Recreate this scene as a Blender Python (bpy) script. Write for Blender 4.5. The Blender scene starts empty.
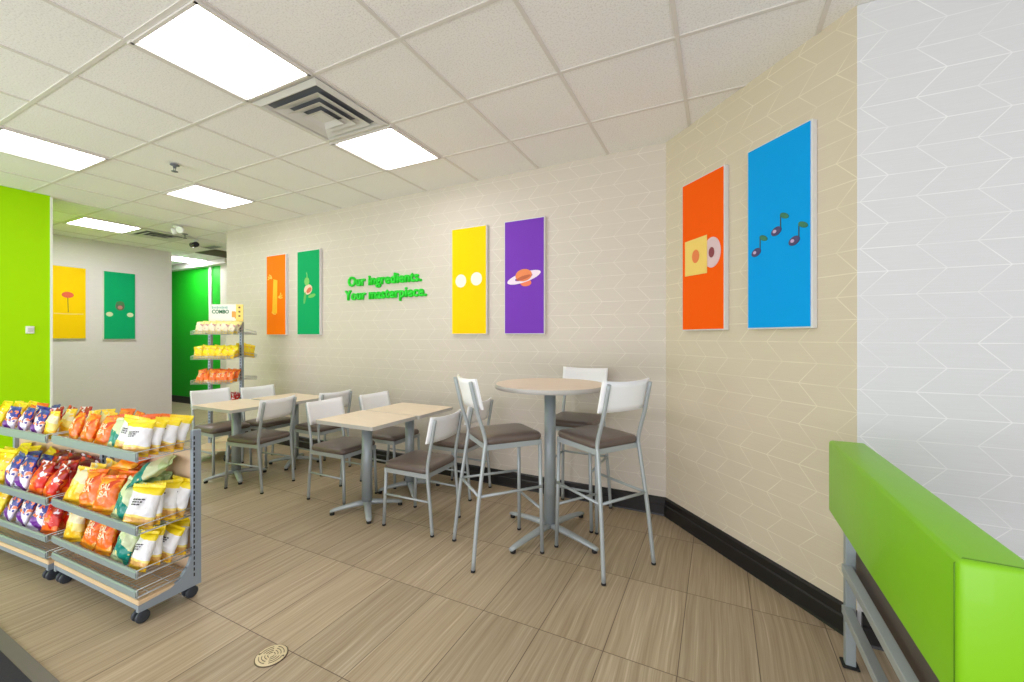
import bpy, bmesh, math, random
from mathutils import Vector, Matrix, Euler, noise as mnoise
random.seed(7)
PI = math.pi
sc = bpy.context.scene
COL = sc.collection

# ------------------------------------------------------------------ materials
def srgb(r, g, b):
    def c(v):
        v /= 255.0
        return v / 12.92 if v <= 0.04045 else ((v + 0.055) / 1.055) ** 2.4
    return (c(r), c(g), c(b), 1.0)

class N:
    def __init__(s, mat):
        s.nt = mat.node_tree
    def __call__(s, t, ins=None, **kw):
        n = s.nt.nodes.new(t)
        for k, v in kw.items():
            setattr(n, k, v)
        for k, v in (ins or {}).items():
            sk = n.inputs[k]
            if isinstance(v, bpy.types.NodeSocket):
                s.nt.links.new(v, sk)
            else:
                sk.default_value = v
        return n
    def m(s, op, a, b=0.0, c=None):
        ins = {0: a, 1: b}
        if c is not None:
            ins[2] = c
        return s('ShaderNodeMath', ins, operation=op).outputs[0]
    def mix(s, f, a, b):
        n = s.nt.nodes.new('ShaderNodeMix'); n.data_type = 'RGBA'
        for idx, v in ((0, f), (6, a), (7, b)):
            if isinstance(v, bpy.types.NodeSocket): s.nt.links.new(v, n.inputs[idx])
            else: n.inputs[idx].default_value = v
        return n.outputs[2]

def newmat(name, col=(0.8, 0.8, 0.8, 1), rough=0.5, metal=0.0, spec=0.5, coat=0.0):
    m = bpy.data.materials.new(name); m.use_nodes = True
    b = m.node_tree.nodes['Principled BSDF']
    b.inputs['Base Color'].default_value = col
    b.inputs['Roughness'].default_value = rough
    b.inputs['Metallic'].default_value = metal
    b.inputs['Specular IOR Level'].default_value = spec
    b.inputs['Coat Weight'].default_value = coat
    return m, b, N(m)

def plain(name, rgb, rough=0.5, metal=0.0, spec=0.5, var=0.06, scale=12.0, coat=0.0):
    """base colour with a faint procedural mottling"""
    m, b, n = newmat(name, srgb(*rgb), rough, metal, spec, coat)
    tc = n('ShaderNodeTexCoord').outputs['Object']
    nz = n('ShaderNodeTexNoise', {'Vector': tc, 'Scale': scale, 'Detail': 3.0}).outputs[0]
    c = srgb(*rgb)
    lo = tuple(v * (1 - var) for v in c[:3]) + (1,)
    hi = tuple(min(1, v * (1 + var)) for v in c[:3]) + (1,)
    n.nt.links.new(n.mix(nz, lo, hi), b.inputs['Base Color'])
    return m

def wallpaper(name, rgb, line, x0=0.0, amt=0.8):
    m, b, n = newmat(name, srgb(*rgb), 0.55)
    tc = n('ShaderNodeTexCoord').outputs['Object']
    s = n('ShaderNodeSeparateXYZ', {0: tc})
    x, z = s.outputs[0], s.outputs[2]
    v = n.m('DIVIDE', n.m('SUBTRACT', z, 1.364 - 1.07 * 2), 0.107)
    fr = n.m('FRACT', n.m('DIVIDE', v, 2.0))
    tri = n.m('ABSOLUTE', n.m('SUBTRACT', n.m('MULTIPLY', fr, 2.0), 1.0))
    xp = n.m('DIVIDE', n.m('ADD', n.m('SUBTRACT', x, x0 - 20 * 0.193), n.m('MULTIPLY', tri, 0.1)), 0.193)
    dx = n.m('MULTIPLY', n.m('ABSOLUTE', n.m('SUBTRACT', n.m('FRACT', n.m('ADD', xp, 0.5)), 0.5)), 0.193 * 0.73)
    dz = n.m('MULTIPLY', n.m('ABSOLUTE', n.m('SUBTRACT', n.m('FRACT', n.m('ADD', v, 0.5)), 0.5)), 0.107)
    d = n.m('MINIMUM', dx, dz)
    mask = n('ShaderNodeMapRange', {0: d, 1: 0.0008, 2: 0.0026, 3: 1.0, 4: 0.0}).outputs[0]
    nz = n('ShaderNodeTexNoise', {'Vector': tc, 'Scale': 5.0, 'Detail': 4.0}).outputs[0]
    fade = n('ShaderNodeMapRange', {0: nz, 1: 0.38, 2: 0.6, 3: 0.35, 4: 1.0}).outputs[0]
    mask = n.m('MULTIPLY', n.m('MULTIPLY', mask, fade), amt)
    # fine woven streaks
    mp = n('ShaderNodeMapping', {0: tc, 3: (6, 6, 160)}).outputs[0]
    st = n('ShaderNodeTexNoise', {'Vector': mp, 'Scale': 1.0, 'Detail': 2.0}).outputs[0]
    c = srgb(*rgb)
    base = n.mix(st, tuple(v * 0.95 for v in c[:3]) + (1,), tuple(min(1, v * 1.05) for v in c[:3]) + (1,))
    n.nt.links.new(n.mix(mask, base, srgb(*line)), b.inputs['Base Color'])
    return m

def floor_mat():
    m, b, n = newmat('floor_tile', rough=0.38, spec=0.4)
    g = n('ShaderNodeNewGeometry').outputs['Position']
    s = n('ShaderNodeSeparateXYZ', {0: g})
    u = n.m('DIVIDE', n.m('SUBTRACT', s.outputs[0], -0.456 - 0.3055 * 60), 0.3055)
    v = n.m('DIVIDE', n.m('SUBTRACT', s.outputs[1], 1.203 - 0.6165 * 20), 0.6165)
    iu, iv = n.m('FLOOR', u), n.m('FLOOR', v)
    idv = n('ShaderNodeCombineXYZ', {0: iu, 1: iv}).outputs[0]
    rnd = n('ShaderNodeTexWhiteNoise', {'Vector': idv}).outputs[0]
    off = n('ShaderNodeCombineXYZ', {0: n.m('MULTIPLY', rnd, 37.0), 1: n.m('MULTIPLY', rnd, 91.0)}).outputs[0]
    p = n('ShaderNodeVectorMath', {0: g, 1: off}, operation='ADD').outputs[0]
    w = n('ShaderNodeTexNoise', {'Vector': p, 'Scale': 1.6, 'Detail': 2.0}).outputs['Color']
    w = n('ShaderNodeVectorMath', {0: w, 1: (0.05, 0.0, 0.0)}, operation='MULTIPLY').outputs[0]
    p = n('ShaderNodeVectorMath', {0: p, 1: w}, operation='ADD').outputs[0]
    p1 = n('ShaderNodeMapping', {0: p, 3: (48, 0.8, 1)}).outputs[0]
    n1 = n('ShaderNodeTexNoise', {'Vector': p1, 'Scale': 1.0, 'Detail': 4.0, 'Roughness': 0.62}).outputs[0]
    p2 = n('ShaderNodeMapping', {0: p, 3: (150, 2.5, 1)}).outputs[0]
    n2 = n('ShaderNodeTexNoise', {'Vector': p2, 'Scale': 1.0, 'Detail': 3.0}).outputs[0]
    f = n.m('ADD', n.m('MULTIPLY', n1, 0.65), n.m('MULTIPLY', n2, 0.35))
    r = n('ShaderNodeValToRGB', {0: f})
    e = r.color_ramp.elements
    e[0].position = 0.30; e[0].color = srgb(146, 126, 101)
    e[1].position = 0.72; e[1].color = srgb(212, 197, 172)
    k = e.new(0.44); k.color = srgb(168, 149, 122)
    k = e.new(0.57); k.color = srgb(183, 165, 138)
    br = n.m('ADD', n.m('MULTIPLY', rnd, 0.12), 0.94)
    hs = n('ShaderNodeHueSaturation', {'Color': r.outputs[0], 'Value': br}).outputs[0]
    du = n.m('MULTIPLY', n.m('ABSOLUTE', n.m('SUBTRACT', n.m('FRACT', n.m('ADD', u, 0.5)), 0.5)), 0.3055)
    dv = n.m('MULTIPLY', n.m('ABSOLUTE', n.m('SUBTRACT', n.m('FRACT', n.m('ADD', v, 0.5)), 0.5)), 0.6165)
    mask = n('ShaderNodeMapRange', {0: n.m('MINIMUM', du, dv), 1: 0.0012, 2: 0.0026, 3: 1.0, 4: 0.0}).outputs[0]
    n.nt.links.new(n.mix(n.m('MULTIPLY', mask, 0.85), hs, srgb(82, 66, 52)), b.inputs['Base Color'])
    rr = n('ShaderNodeMapRange', {0: n1, 3: 0.33, 4: 0.5}).outputs[0]
    n.nt.links.new(rr, b.inputs['Roughness'])
    return m

def ceiling_mat():
    m, b, n = newmat('ceiling_tile', rough=0.9, spec=0.2)
    g = n('ShaderNodeNewGeometry').outputs['Position']
    n1 = n('ShaderNodeTexNoise', {'Vector': g, 'Scale': 110.0, 'Detail': 3.0, 'Roughness': 0.7}).outputs[0]
    n2 = n('ShaderNodeTexNoise', {'Vector': g, 'Scale': 1.3, 'Detail': 2.0}).outputs[0]
    k = n('ShaderNodeMapRange', {0: n1, 1: 0.36, 2: 0.5, 3: 0.0, 4: 1.0}).outputs[0]
    c = n.mix(k, srgb(224, 222, 218), srgb(244, 243, 240))
    hs = n('ShaderNodeHueSaturation', {'Color': c, 'Value': n.m('ADD', n.m('MULTIPLY', n2, 0.1), 0.95)}).outputs[0]
    n.nt.links.new(hs, b.inputs['Base Color'])
    bp = n('ShaderNodeBump', {'Height': n1, 'Strength': 0.25, 'Distance': 0.004})
    n.nt.links.new(bp.outputs[0], b.inputs['Normal'])
    return m

def wood_mat(name, rgb, sc_=(3, 40, 40)):
    m, b, n = newmat(name, srgb(*rgb), 0.4)
    tc = n('ShaderNodeTexCoord').outputs['Object']
    mp = n('ShaderNodeMapping', {0: tc, 3: sc_}).outputs[0]
    nz = n('ShaderNodeTexNoise', {'Vector': mp, 'Scale': 1.0, 'Detail': 4.0}).outputs[0]
    c = srgb(*rgb)
    n.nt.links.new(n.mix(nz, tuple(v * 0.86 for v in c[:3]) + (1,), tuple(min(1, v * 1.1) for v in c[:3]) + (1,)), b.inputs['Base Color'])
    return m

def emit(name, rgb, strength):
    m = bpy.data.materials.new(name); m.use_nodes = True
    nt = m.node_tree; nt.nodes.clear(); n = N(m)
    tc = n('ShaderNodeTexCoord').outputs['Object']
    nz = n('ShaderNodeTexNoise', {'Vector': tc, 'Scale': 60.0}).outputs[0]
    c = n.mix(nz, tuple(v * 0.97 for v in rgb) + (1,), tuple(rgb) + (1,))
    e = n('ShaderNodeEmission', {'Color': c, 'Strength': strength})
    o = n('ShaderNodeOutputMaterial', {0: e.outputs[0]})
    return m

def bag_mat(name, stops, distort=0.08, slope=0.0, blob=None, blob2=None, rough=0.32):
    """glossy printed film: vertical bands (local z / bag height) with wavy borders and printed blobs"""
    m, b, n = newmat(name, rough=rough, spec=0.6)
    tc = n('ShaderNodeTexCoord').outputs['Object']
    s = n('ShaderNodeSeparateXYZ', {0: tc})
    nz = n('ShaderNodeTexNoise', {'Vector': tc, 'Scale': 14.0, 'Detail': 2.0}).outputs[0]
    f = n.m('DIVIDE', s.outputs[2], 0.2)
    f = n.m('ADD', f, n.m('MULTIPLY', n.m('SUBTRACT', nz, 0.5), distort))
    zf = n.m('DIVIDE', s.outputs[2], 0.2)
    f = n.m('ADD', f, n.m('MULTIPLY', s.outputs[0], slope))
    r = n('ShaderNodeValToRGB', {0: f}); r.color_ramp.interpolation = 'CONSTANT'
    e = r.color_ramp.elements
    e[0].position = 0; e[0].color = srgb(*stops[0][1])
    e.remove(e[1])
    for p, c in stops[1:]:
        k = e.new(p); k.color = srgb(*c)
    c = r.outputs[0]
    for i, bl in enumerate([blob, blob2]):
        if not bl: continue
        rgb, scale, thr, z0, z1 = bl
        off = n('ShaderNodeVectorMath', {0: tc, 1: (i * 3.1 + 1, 0.4, i)}, operation='ADD').outputs[0]
        q = n('ShaderNodeTexNoise', {'Vector': off, 'Scale': scale, 'Detail': 1.0}).outputs[0]
        mk = n.m('GREATER_THAN', q, thr)
        mk = n.m('MULTIPLY', mk, n.m('MULTIPLY', n.m('GREATER_THAN', zf, z0), n.m('LESS_THAN', zf, z1)))
        c = n.mix(mk, c, srgb(*rgb))
    n.nt.links.new(c, b.inputs['Base Color'])
    wr = n('ShaderNodeTexNoise', {'Vector': tc, 'Scale': 38.0, 'Detail': 3.0}).outputs[0]
    bp = n('ShaderNodeBump', {'Height': wr, 'Strength': 0.55, 'Distance': 0.006})
    n.nt.links.new(bp.outputs[0], b.inputs['Normal'])
    return m

MAT = {}
MAT['wall_main'] = wallpaper('wallpaper_main', (210, 201, 188), (238, 232, 220), 0.07, 0.75)
MAT['wall_angle'] = wallpaper('wallpaper_angle', (214, 202, 180), (238, 230, 208), 0.045, 0.9)
MAT['wall_white'] = wallpaper('wallpaper_white', (214, 215, 216), (246, 246, 246), 0.11, 0.7)
MAT['wall_gray'] = wallpaper('wallpaper_gray', (226, 218, 222), (240, 234, 236), 0.03, 0.5)
MAT['lime'] = plain('lime_paint', (166, 226, 0), 0.6, spec=0.12, var=0.02)
MAT['green'] = plain('green_paint', (8, 172, 20), 0.5, var=0.04)
MAT['white_trim'] = plain('white_trim', (235, 235, 228), 0.45, var=0.02)
MAT['white_wall'] = plain('white_wall', (214, 208, 196), 0.6, var=0.02)
MAT['floor'] = floor_mat()
MAT['ceiling'] = ceiling_mat()
MAT['grid'] = plain('ceiling_bar', (220, 216, 209), 0.5, var=0.02)
MAT['base'] = plain('black_baseboard', (24, 23, 24), 0.4, var=0.2)
MAT['lamp'] = emit('lamp_panel', (0.98, 0.955, 1.0), 9.5)
MAT['lamp_far'] = emit('lamp_panel_far', (0.98, 0.95, 1.0), 34.0)
MAT['metal'] = plain('silver_paint', (172, 180, 182), 0.38, 0.25, var=0.04)
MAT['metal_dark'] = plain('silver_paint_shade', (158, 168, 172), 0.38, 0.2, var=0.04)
MAT['laminate_white'] = plain('white_laminate', (250, 251, 253), 0.4, var=0.01)
MAT['vinyl'] = plain('taupe_vinyl', (104, 91, 84), 0.32, var=0.12, scale=18)
MAT['oak'] = wood_mat('pale_oak_laminate', (238, 220, 196), (4, 50, 20))
MAT['edge'] = plain('grey_edge_band', (188, 186, 180), 0.45, var=0.03)
MAT['black'] = plain('black_plastic', (22, 22, 24), 0.5, var=0.1)
MAT['darkgrey'] = plain('dark_caster', (52, 58, 66), 0.45, var=0.1)
MAT['rack'] = plain('rack_steel', (148, 160, 172), 0.4, 0.2, var=0.03)
MAT['rack_lip'] = plain('rack_lip_steel', (150, 163, 163), 0.4, 0.2, var=0.03)
MAT['wire'] = plain('wire', (190, 194, 194), 0.3, 0.5, var=0.03)
MAT['panel'] = wood_mat('rack_back_panel', (216, 190, 160), (10, 10, 2))
MAT['wood_trim'] = wood_mat('rack_wood_band', (226, 196, 156), (3, 60, 60))
MAT['slot'] = plain('slot_black', (18, 20, 24), 0.7)
MAT['bench_green'] = plain('green_vinyl', (132, 200, 10), 0.42, var=0.03, scale=6, coat=0.1)
MAT['bench_seat'] = plain('brown_vinyl', (92, 82, 76), 0.45, var=0.08)
MAT['seam'] = plain('dark_green_seam', (88, 140, 14), 0.6)
MAT['letter'] = plain('green_letter', (20, 222, 40), 0.4, var=0.02)
MAT['frame_white'] = plain('poster_edge', (222, 222, 220), 0.45, var=0.02)
MAT['brass'] = plain('brass', (226, 210, 172), 0.35, 0.35, var=0.06)
MAT['brass_dark'] = plain('brass_groove', (92, 76, 54), 0.6)
MAT['mat_dark'] = plain('entry_mat', (46, 45, 50), 0.95, var=0.35, scale=180)
MAT['mat_edge'] = plain('mat_edge', (112, 106, 98), 0.5)
MAT['vent_dark'] = plain('vent_dark', (104, 108, 114), 0.7)
MAT['vent'] = plain('vent_white', (214, 214, 208), 0.5, var=0.02)
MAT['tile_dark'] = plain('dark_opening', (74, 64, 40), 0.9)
MAT['glass_dark'] = plain('lens_dark', (28, 26, 26), 0.15)
def flat(rgb, rough=0.45):
    k = 'flat_%d_%d_%d' % rgb
    if k not in MAT: MAT[k] = plain(k, rgb, rough, var=0.02)
    return MAT[k]

def flatd(rgb):
    k = 'print_%d_%d_%d' % rgb
    if k not in MAT: MAT[k] = plain(k, rgb, 0.6, spec=0.12, var=0.015)
    return MAT[k]

# ------------------------------------------------------------------ mesh helpers
def box(bm, c, s, rot=None, bev=0.0, seg=2):
    t = bmesh.new()
    bmesh.ops.create_cube(t, size=1.0)
    bmesh.ops.scale(t, vec=s, verts=t.verts)
    if bev > 0:
        bmesh.ops.bevel(t, geom=list(t.edges), offset=bev, segments=seg, profile=0.5, affect='EDGES')
    if rot is not None:
        bmesh.ops.rotate(t, cent=(0, 0, 0), matrix=rot if isinstance(rot, Matrix) else Euler(rot).to_matrix(), verts=t.verts)
    bmesh.ops.translate(t, vec=c, verts=t.verts)
    merge(bm, t)

def merge(bm, t):
    vm = [bm.verts.new(v.co) for v in t.verts]
    for i, v in enumerate(t.verts): v.index = i
    for f in t.faces:
        try:
            nf = bm.faces.new([vm[v.index] for v in f.verts]); nf.smooth = f.smooth
        except ValueError: pass
    t.free()

def tube(bm, pts, r, n=10, smooth=0, square=False, r_list=None):
    P = [Vector(p) for p in pts]
    if smooth:
        Q = []
        for i in range(len(P) - 1):
            p0 = P[max(i - 1, 0)]; p1 = P[i]; p2 = P[i + 1]; p3 = P[min(i + 2, len(P) - 1)]
            for k in range(smooth):
                t = k / smooth
                Q.append(0.5 * ((2 * p1) + (-p0 + p2) * t + (2 * p0 - 5 * p1 + 4 * p2 - p3) * t * t + (-p0 + 3 * p1 - 3 * p2 + p3) * t ** 3))
        Q.append(P[-1]); P = Q
    if square: n = 4
    rings = []
    prev = None
    for i, p in enumerate(P):
        d = (P[min(i + 1, len(P) - 1)] - P[max(i - 1, 0)]).normalized()
        if prev is None:
            a = Vector((0, 0, 1)) if abs(d.z) < 0.9 else Vector((1, 0, 0))
            x = d.cross(a).normalized()
        else:
            x = (prev - d * prev.dot(d)).normalized()
        prev = x
        y = d.cross(x)
        rr = r_list[i] if r_list else r
        ring = []
        for k in range(n):
            an = 2 * PI * k / n + (PI / 4 if square else 0)
            ring.append(bm.verts.new(p + (x * math.cos(an) + y * math.sin(an)) * rr * (1.25 if square else 1)))
        rings.append(ring)
    for a, b in zip(rings, rings[1:]):
        for k in range(n):
            f = bm.faces.new((a[k], a[(k + 1) % n], b[(k + 1) % n], b[k])); f.smooth = not square
    bm.faces.new(rings[0][::-1]); bm.faces.new(rings[-1])

def rings_solid(bm, rings, cap=True, smooth=True):
    R = [[bm.verts.new(p) for p in ring] for ring in rings]
    n = len(R[0])
    for a, b in zip(R, R[1:]):
        for k in range(n):
            f = bm.faces.new((a[k], a[(k + 1) % n], b[(k + 1) % n], b[k])); f.smooth = smooth
    if cap:
        f = bm.faces.new(R[0][::-1]); f = bm.faces.new(R[-1])

def lathe(bm, prof, c=(0, 0, 0), n=32, smooth=True):
    rings_solid(bm, [[(c[0] + r * math.cos(2 * PI * k / n), c[1] + r * math.sin(2 * PI * k / n), c[2] + z) for k in range(n)] for r, z in prof], smooth=smooth)

def rrect(w, d, r, n=6):
    out = []
    for cx, cy, a0 in ((w / 2 - r, d / 2 - r, 0), (-w / 2 + r, d / 2 - r, PI / 2), (-w / 2 + r, -d / 2 + r, PI), (w / 2 - r, -d / 2 + r, 1.5 * PI)):
        for k in range(n + 1):
            a = a0 + PI / 2 * k / n
            out.append((cx + r * math.cos(a), cy + r * math.sin(a)))
    return out

def disc(bm, cx, cz, rx, rz, y, t=0.002, n=28, rot=0.0, inner=None):
    """flat plate in the local xz plane facing -y"""
    pts = []
    for k in range(n):
        a = 2 * PI * k / n
        x, z = rx * math.cos(a), rz * math.sin(a)
        pts.append((cx + x * math.cos(rot) - z * math.sin(rot), cz + x * math.sin(rot) + z * math.cos(rot)))
    if inner:
        ip = []
        for k in range(n):
            a = 2 * PI * k / n
            x, z = inner * rx * math.cos(a), inner * rz * math.sin(a)
            ip.append((cx + x * math.cos(rot) - z * math.sin(rot), cz + x * math.sin(rot) + z * math.cos(rot)))
        A = [bm.verts.new((p[0], y - t, p[1])) for p in pts]; B = [bm.verts.new((p[0], y - t, p[1])) for p in ip]
        for k in range(n): bm.faces.new((A[k], A[(k + 1) % n], B[(k + 1) % n], B[k]))
        return
    plate(bm, pts, y, t)

def plate(bm, pts, y, t=0.002):
    A = [bm.verts.new((p[0], y - t, p[1])) for p in pts]; B = [bm.verts.new((p[0], y, p[1])) for p in pts]
    bm.faces.new(A); bm.faces.new(B[::-1])
    n = len(pts)
    for k in range(n): bm.faces.new((A[k], B[k], B[(k + 1) % n], A[(k + 1) % n]))

def obj(name, bm, mat, parent=None, fix=True):
    me = bpy.data.meshes.new(name)
    if fix: bmesh.ops.recalc_face_normals(bm, faces=bm.faces)
    bm.to_mesh(me); bm.free()
    for mm in (mat if isinstance(mat, (list, tuple)) else [mat]): me.materials.append(mm)
    o = bpy.data.objects.new(name, me); COL.objects.link(o)
    if parent is not None: o.parent = parent
    return o

def tag(o, label, cat, group=None, kind=None):
    o['label'] = label; o['category'] = cat
    if group: o['group'] = group
    if kind: o['kind'] = kind
    return o

def thing(name, label, cat, loc=(0, 0, 0), rz=0.0, group=None):
    o = bpy.data.objects.new(name, None); COL.objects.link(o)
    o.empty_display_size = 0.05
    o.location = loc; o.rotation_euler = (0, 0, rz)
    return tag(o, label, cat, group)

def kids(o):
    return [c for c in COL.objects if c.parent is o]

def dup(o, loc, rz, label, group=None, rot=None, scale=None):
    r = o.copy(); COL.objects.link(r); r.location = loc
    r.rotation_euler = rot if rot is not None else (0, 0, rz)
    if scale: r.scale = scale
    r['label'] = label
    if group: r['group'] = group
    def rec(src, dst):
        for ch in CH.get(src.name, []):
            c = ch.copy(); COL.objects.link(c); c.parent = dst
            rec(ch, c)
    rec(o, r)
    return r
CH = {}
def remember(o):
    CH[o.name] = kids(o)
    for c in CH[o.name]: remember(c)

def struct(name, bm, mat, parent=None, loc=None, rz=None):
    o = obj(name, bm, mat, parent)
    if parent is None: o['kind'] = 'structure'
    if loc: o.location = loc
    if rz is not None: o.rotation_euler = (0, 0, rz)
    return o

def bold_text(body, w, h, d, off, sp, fat=.005):
    bm = bmesh.new()
    for i, (q, r) in enumerate(((-fat, 0), (0, fat * .8), (fat, 0), (0, -fat * .8))):
        t2 = text_mesh(body, w, h, d + i * .0008, off, sp)
        bmesh.ops.translate(t2, vec=(q, 0, r), verts=t2.verts); merge(bm, t2)
    return bm

def text_mesh(body, width, height, depth, bold=0.0, spacing=1.0):
    """text as a bmesh in local xz plane, lower-left at origin, facing -y, scaled to width x cap height"""
    cu = bpy.data.curves.new('t', 'FONT'); cu.body = body; cu.size = 1.0; cu.extrude = 0.0
    cu.offset = bold; cu.space_character = spacing; cu.resolution_u = 3
    to = bpy.data.objects.new('t', cu); COL.objects.link(to)
    dg = bpy.context.evaluated_depsgraph_get(); dg.update()
    me = to.evaluated_get(dg).to_mesh()
    bm = bmesh.new(); bm.from_mesh(me)
    to.evaluated_get(dg).to_mesh_clear()
    COL.objects.unlink(to); bpy.data.objects.remove(to); bpy.data.curves.remove(cu)
    x0 = min(v.co.x for v in bm.verts); x1 = max(v.co.x for v in bm.verts)
    sx = width / (x1 - x0); sz = height / 0.70
    for v in bm.verts: v.co = Vector(((v.co.x - x0) * sx, 0, v.co.y * sz))
    if depth:
        r = bmesh.ops.extrude_face_region(bm, geom=list(bm.faces))
        bmesh.ops.translate(bm, vec=(0, -depth, 0), verts=[g for g in r['geom'] if isinstance(g, bmesh.types.BMVert)])
    return bm

# ------------------------------------------------------------------ camera
F, EYE = 414.0, 1.39
YAW = math.atan2(414, 832)
cam = bpy.data.cameras.new('camera'); co = bpy.data.objects.new('camera', cam); COL.objects.link(co)
cam.sensor_width = 36.0; cam.lens = F / 1024 * 36.0; cam.shift_y = -4.0 / 1024; cam.clip_start = 0.02
co.location = (0, 0, EYE); co.rotation_euler = (PI / 2, 0, YAW)
sc.camera = co

# ------------------------------------------------------------------ room shell
HC = 2.897
def slab(name, x0, x1, y0, y1, z0, z1, mat):
    bm = bmesh.new(); box(bm, ((x0 + x1) / 2, (y0 + y1) / 2, (z0 + z1) / 2), (x1 - x0, y1 - y0, z1 - z0))
    return struct(name, bm, mat)
slab('floor', -12.6, 3.2, -2.6, 5.0, -0.1, 0.0, MAT['floor'])
slab('ceiling', -12.6, 3.2, -2.6, 5.0, HC + 0.012, HC + 0.12, MAT['ceiling'])
# ceiling T-bar grid
GX = [0.447 - 0.6315 * k for k in range(-4, 21)]
GY = [1.013 + 0.6185 * k for k in range(-5, 7)]
bm = bmesh.new()
for x in GX: box(bm, (x, 1.2, HC + 0.010), (0.022, 7.5, 0.006))
for y in GY: box(bm, (-4.7, y, HC + 0.0098), (15.7, 0.022, 0.0058))
struct('trim_1', bm, MAT['grid'])

def wall(name, p0, p1, mat, thick=0.12, h=HC + 0.02):
    d = Vector((p1[0] - p0[0], p1[1] - p0[1])); L = d.length
    bm = bmesh.new(); box(bm, (L / 2, thick / 2, h / 2), (L, thick, h))
    return struct(name, bm, mat, loc=(p0[0], p0[1], 0), rz=math.atan2(d.y, d.x)), L
M0, M1 = (-6.34, 3.51), (-0.363, 3.43)
A1 = (0.57, 2.40)
wall('wall_main', M0, M1, MAT['wall_main'])
wall('wall_angled', M1, A1, MAT['wall_angle'])
bm = bmesh.new(); box(bm, (1.315, 0.06, HC / 2), (2.63, 0.12, HC + 0.02)); struct('wall_right', bm, MAT['wall_white'], loc=(0.57, 2.40, 0))
slab('wall_lime', -8.6, -6.43, -2.6, 1.775, 0, HC + 0.01, MAT['lime'])
bm = bmesh.new(); box(bm, (1.1, 1.5, (HC + .01) / 2), (2.2, 3.0, HC + 0.01)); struct('wall_left', bm, MAT['wall_gray'], loc=(-8.75, 1.72, 0), rz=PI / 2)
slab('wall_hall_end', -12.6, -12.5, 1.5, 5.0, 0, HC + .01, MAT['white_wall'])
slab('wall_hall_back', -8.79, -5.2, 4.75, 4.85, 0, HC + .01, MAT['white_wall'])
slab('wall_hall_green', -12.5, -8.79, 4.75, 4.85, 0, HC + .01, MAT['green'])
slab('trim_4', -12.5, -8.4, 4.62, 4.75, 2.80, HC, MAT['grid'])
slab('trim_2', -9.16, -9.07, 4.73, 4.75, 0.16, HC, MAT['white_trim'])
slab('trim_3', -6.45, -6.42, 1.772, 1.790, 0.0, HC, MAT['white_trim'])
# fix the orientation of the gray wall: local x runs to +Y, thickness towards -X
# baseboards: two-step black cove
def baseboard(name, p0, p1, e0=0.0, e1=0.0):
    d = Vector((p1[0] - p0[0], p1[1] - p0[1])); L = d.length
    prof = [(0.0, 0.0), (-0.030, 0.0), (-0.026, 0.012), (-0.024, 0.080), (-0.017, 0.088), (-0.016, 0.128), (-0.006, 0.138), (0.0, 0.138)]
    bm = bmesh.new()
    rings_solid(bm, [[(x, y, z) for y, z in prof] for x in (-e0, L + e1)], smooth=False)
    # mitred ends against the neighbouring runs
    for v in bm.verts:
        if v.co.x > L / 2: v.co.x += v.co.y * (-e1m[0])
        else: v.co.x += v.co.y * e1m[1]
    return struct(name, bm, MAT['base'], loc=(p0[0], p0[1], 0), rz=math.atan2(d.y, d.x))
t225 = math.tan(math.radians(23.5))
e1m = (-t225, 0.0); baseboard('baseboard_main', M0, M1)
e1m = (t225, -t225); baseboard('baseboard_angled', M1, A1)
e1m = (0.0, 0.0); baseboard('baseboard_right', (0.585, 2.40), (3.2, 2.40))
slab('baseboard_left', -8.75, -8.738, 1.78, 3.92, 0, 0.018, MAT['base'])
baseboard('baseboard_lime', (-6.43, -2.6), (-6.43, 1.80))
baseboard('baseboard_hall', (-12.5, 4.75), (-5.2, 4.75))

# ------------------------------------------------------------------ ceiling fixtures
def cell(kx, ky):
    """centre of a ceiling tile"""
    return (GX[kx + 4] - 0.3155, GY[ky + 5] + 0.309)
def ceiling_light(c, label, m='lamp'):
    t = thing('ceiling_light', label, 'ceiling light', (c[0], c[1], HC), 0, 'recessed ceiling light panels')
    bm = bmesh.new()
    for sx in (-1, 1):
        box(bm, (sx * 0.294 - (.01 if sx < 0 else 0) , 0, 0.004), (0.02 + (.02 if sx < 0 else 0), 0.60, 0.016)); box(bm, (0, sx * 0.289, 0.004), (0.60, 0.016, 0.016))
    obj('frame', bm, MAT['grid'], t)
    bm = bmesh.new(); box(bm, (0.022, 0, 0.004), (0.552, 0.562, 0.006)); obj('diffuser', bm, MAT[m], t)
    return t
# GX index: GX[4]=0.42 ; tile k=4 -> between GX[8]=-2.094 and GX[9]=-2.72
ceiling_light(cell(4, 0), 'large square ceiling light panel nearest the camera, before the big air vent')
ceiling_light(cell(4, 2), 'square ceiling light panel just beyond the big air vent')
ceiling_light(cell(8, 0), 'square ceiling light panel at the left, in front of the lime wall')
ceiling_light(cell(8, 2), 'square ceiling light panel between the sprinkler and the lettered wall')
ceiling_light(cell(12, 2), 'square ceiling light panel beside the far air vent, above the grey wall', 'lamp_far')
ceiling_light(cell(15, 5), 'ceiling light panel in the green hallway at the back', 'lamp_far')

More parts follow.
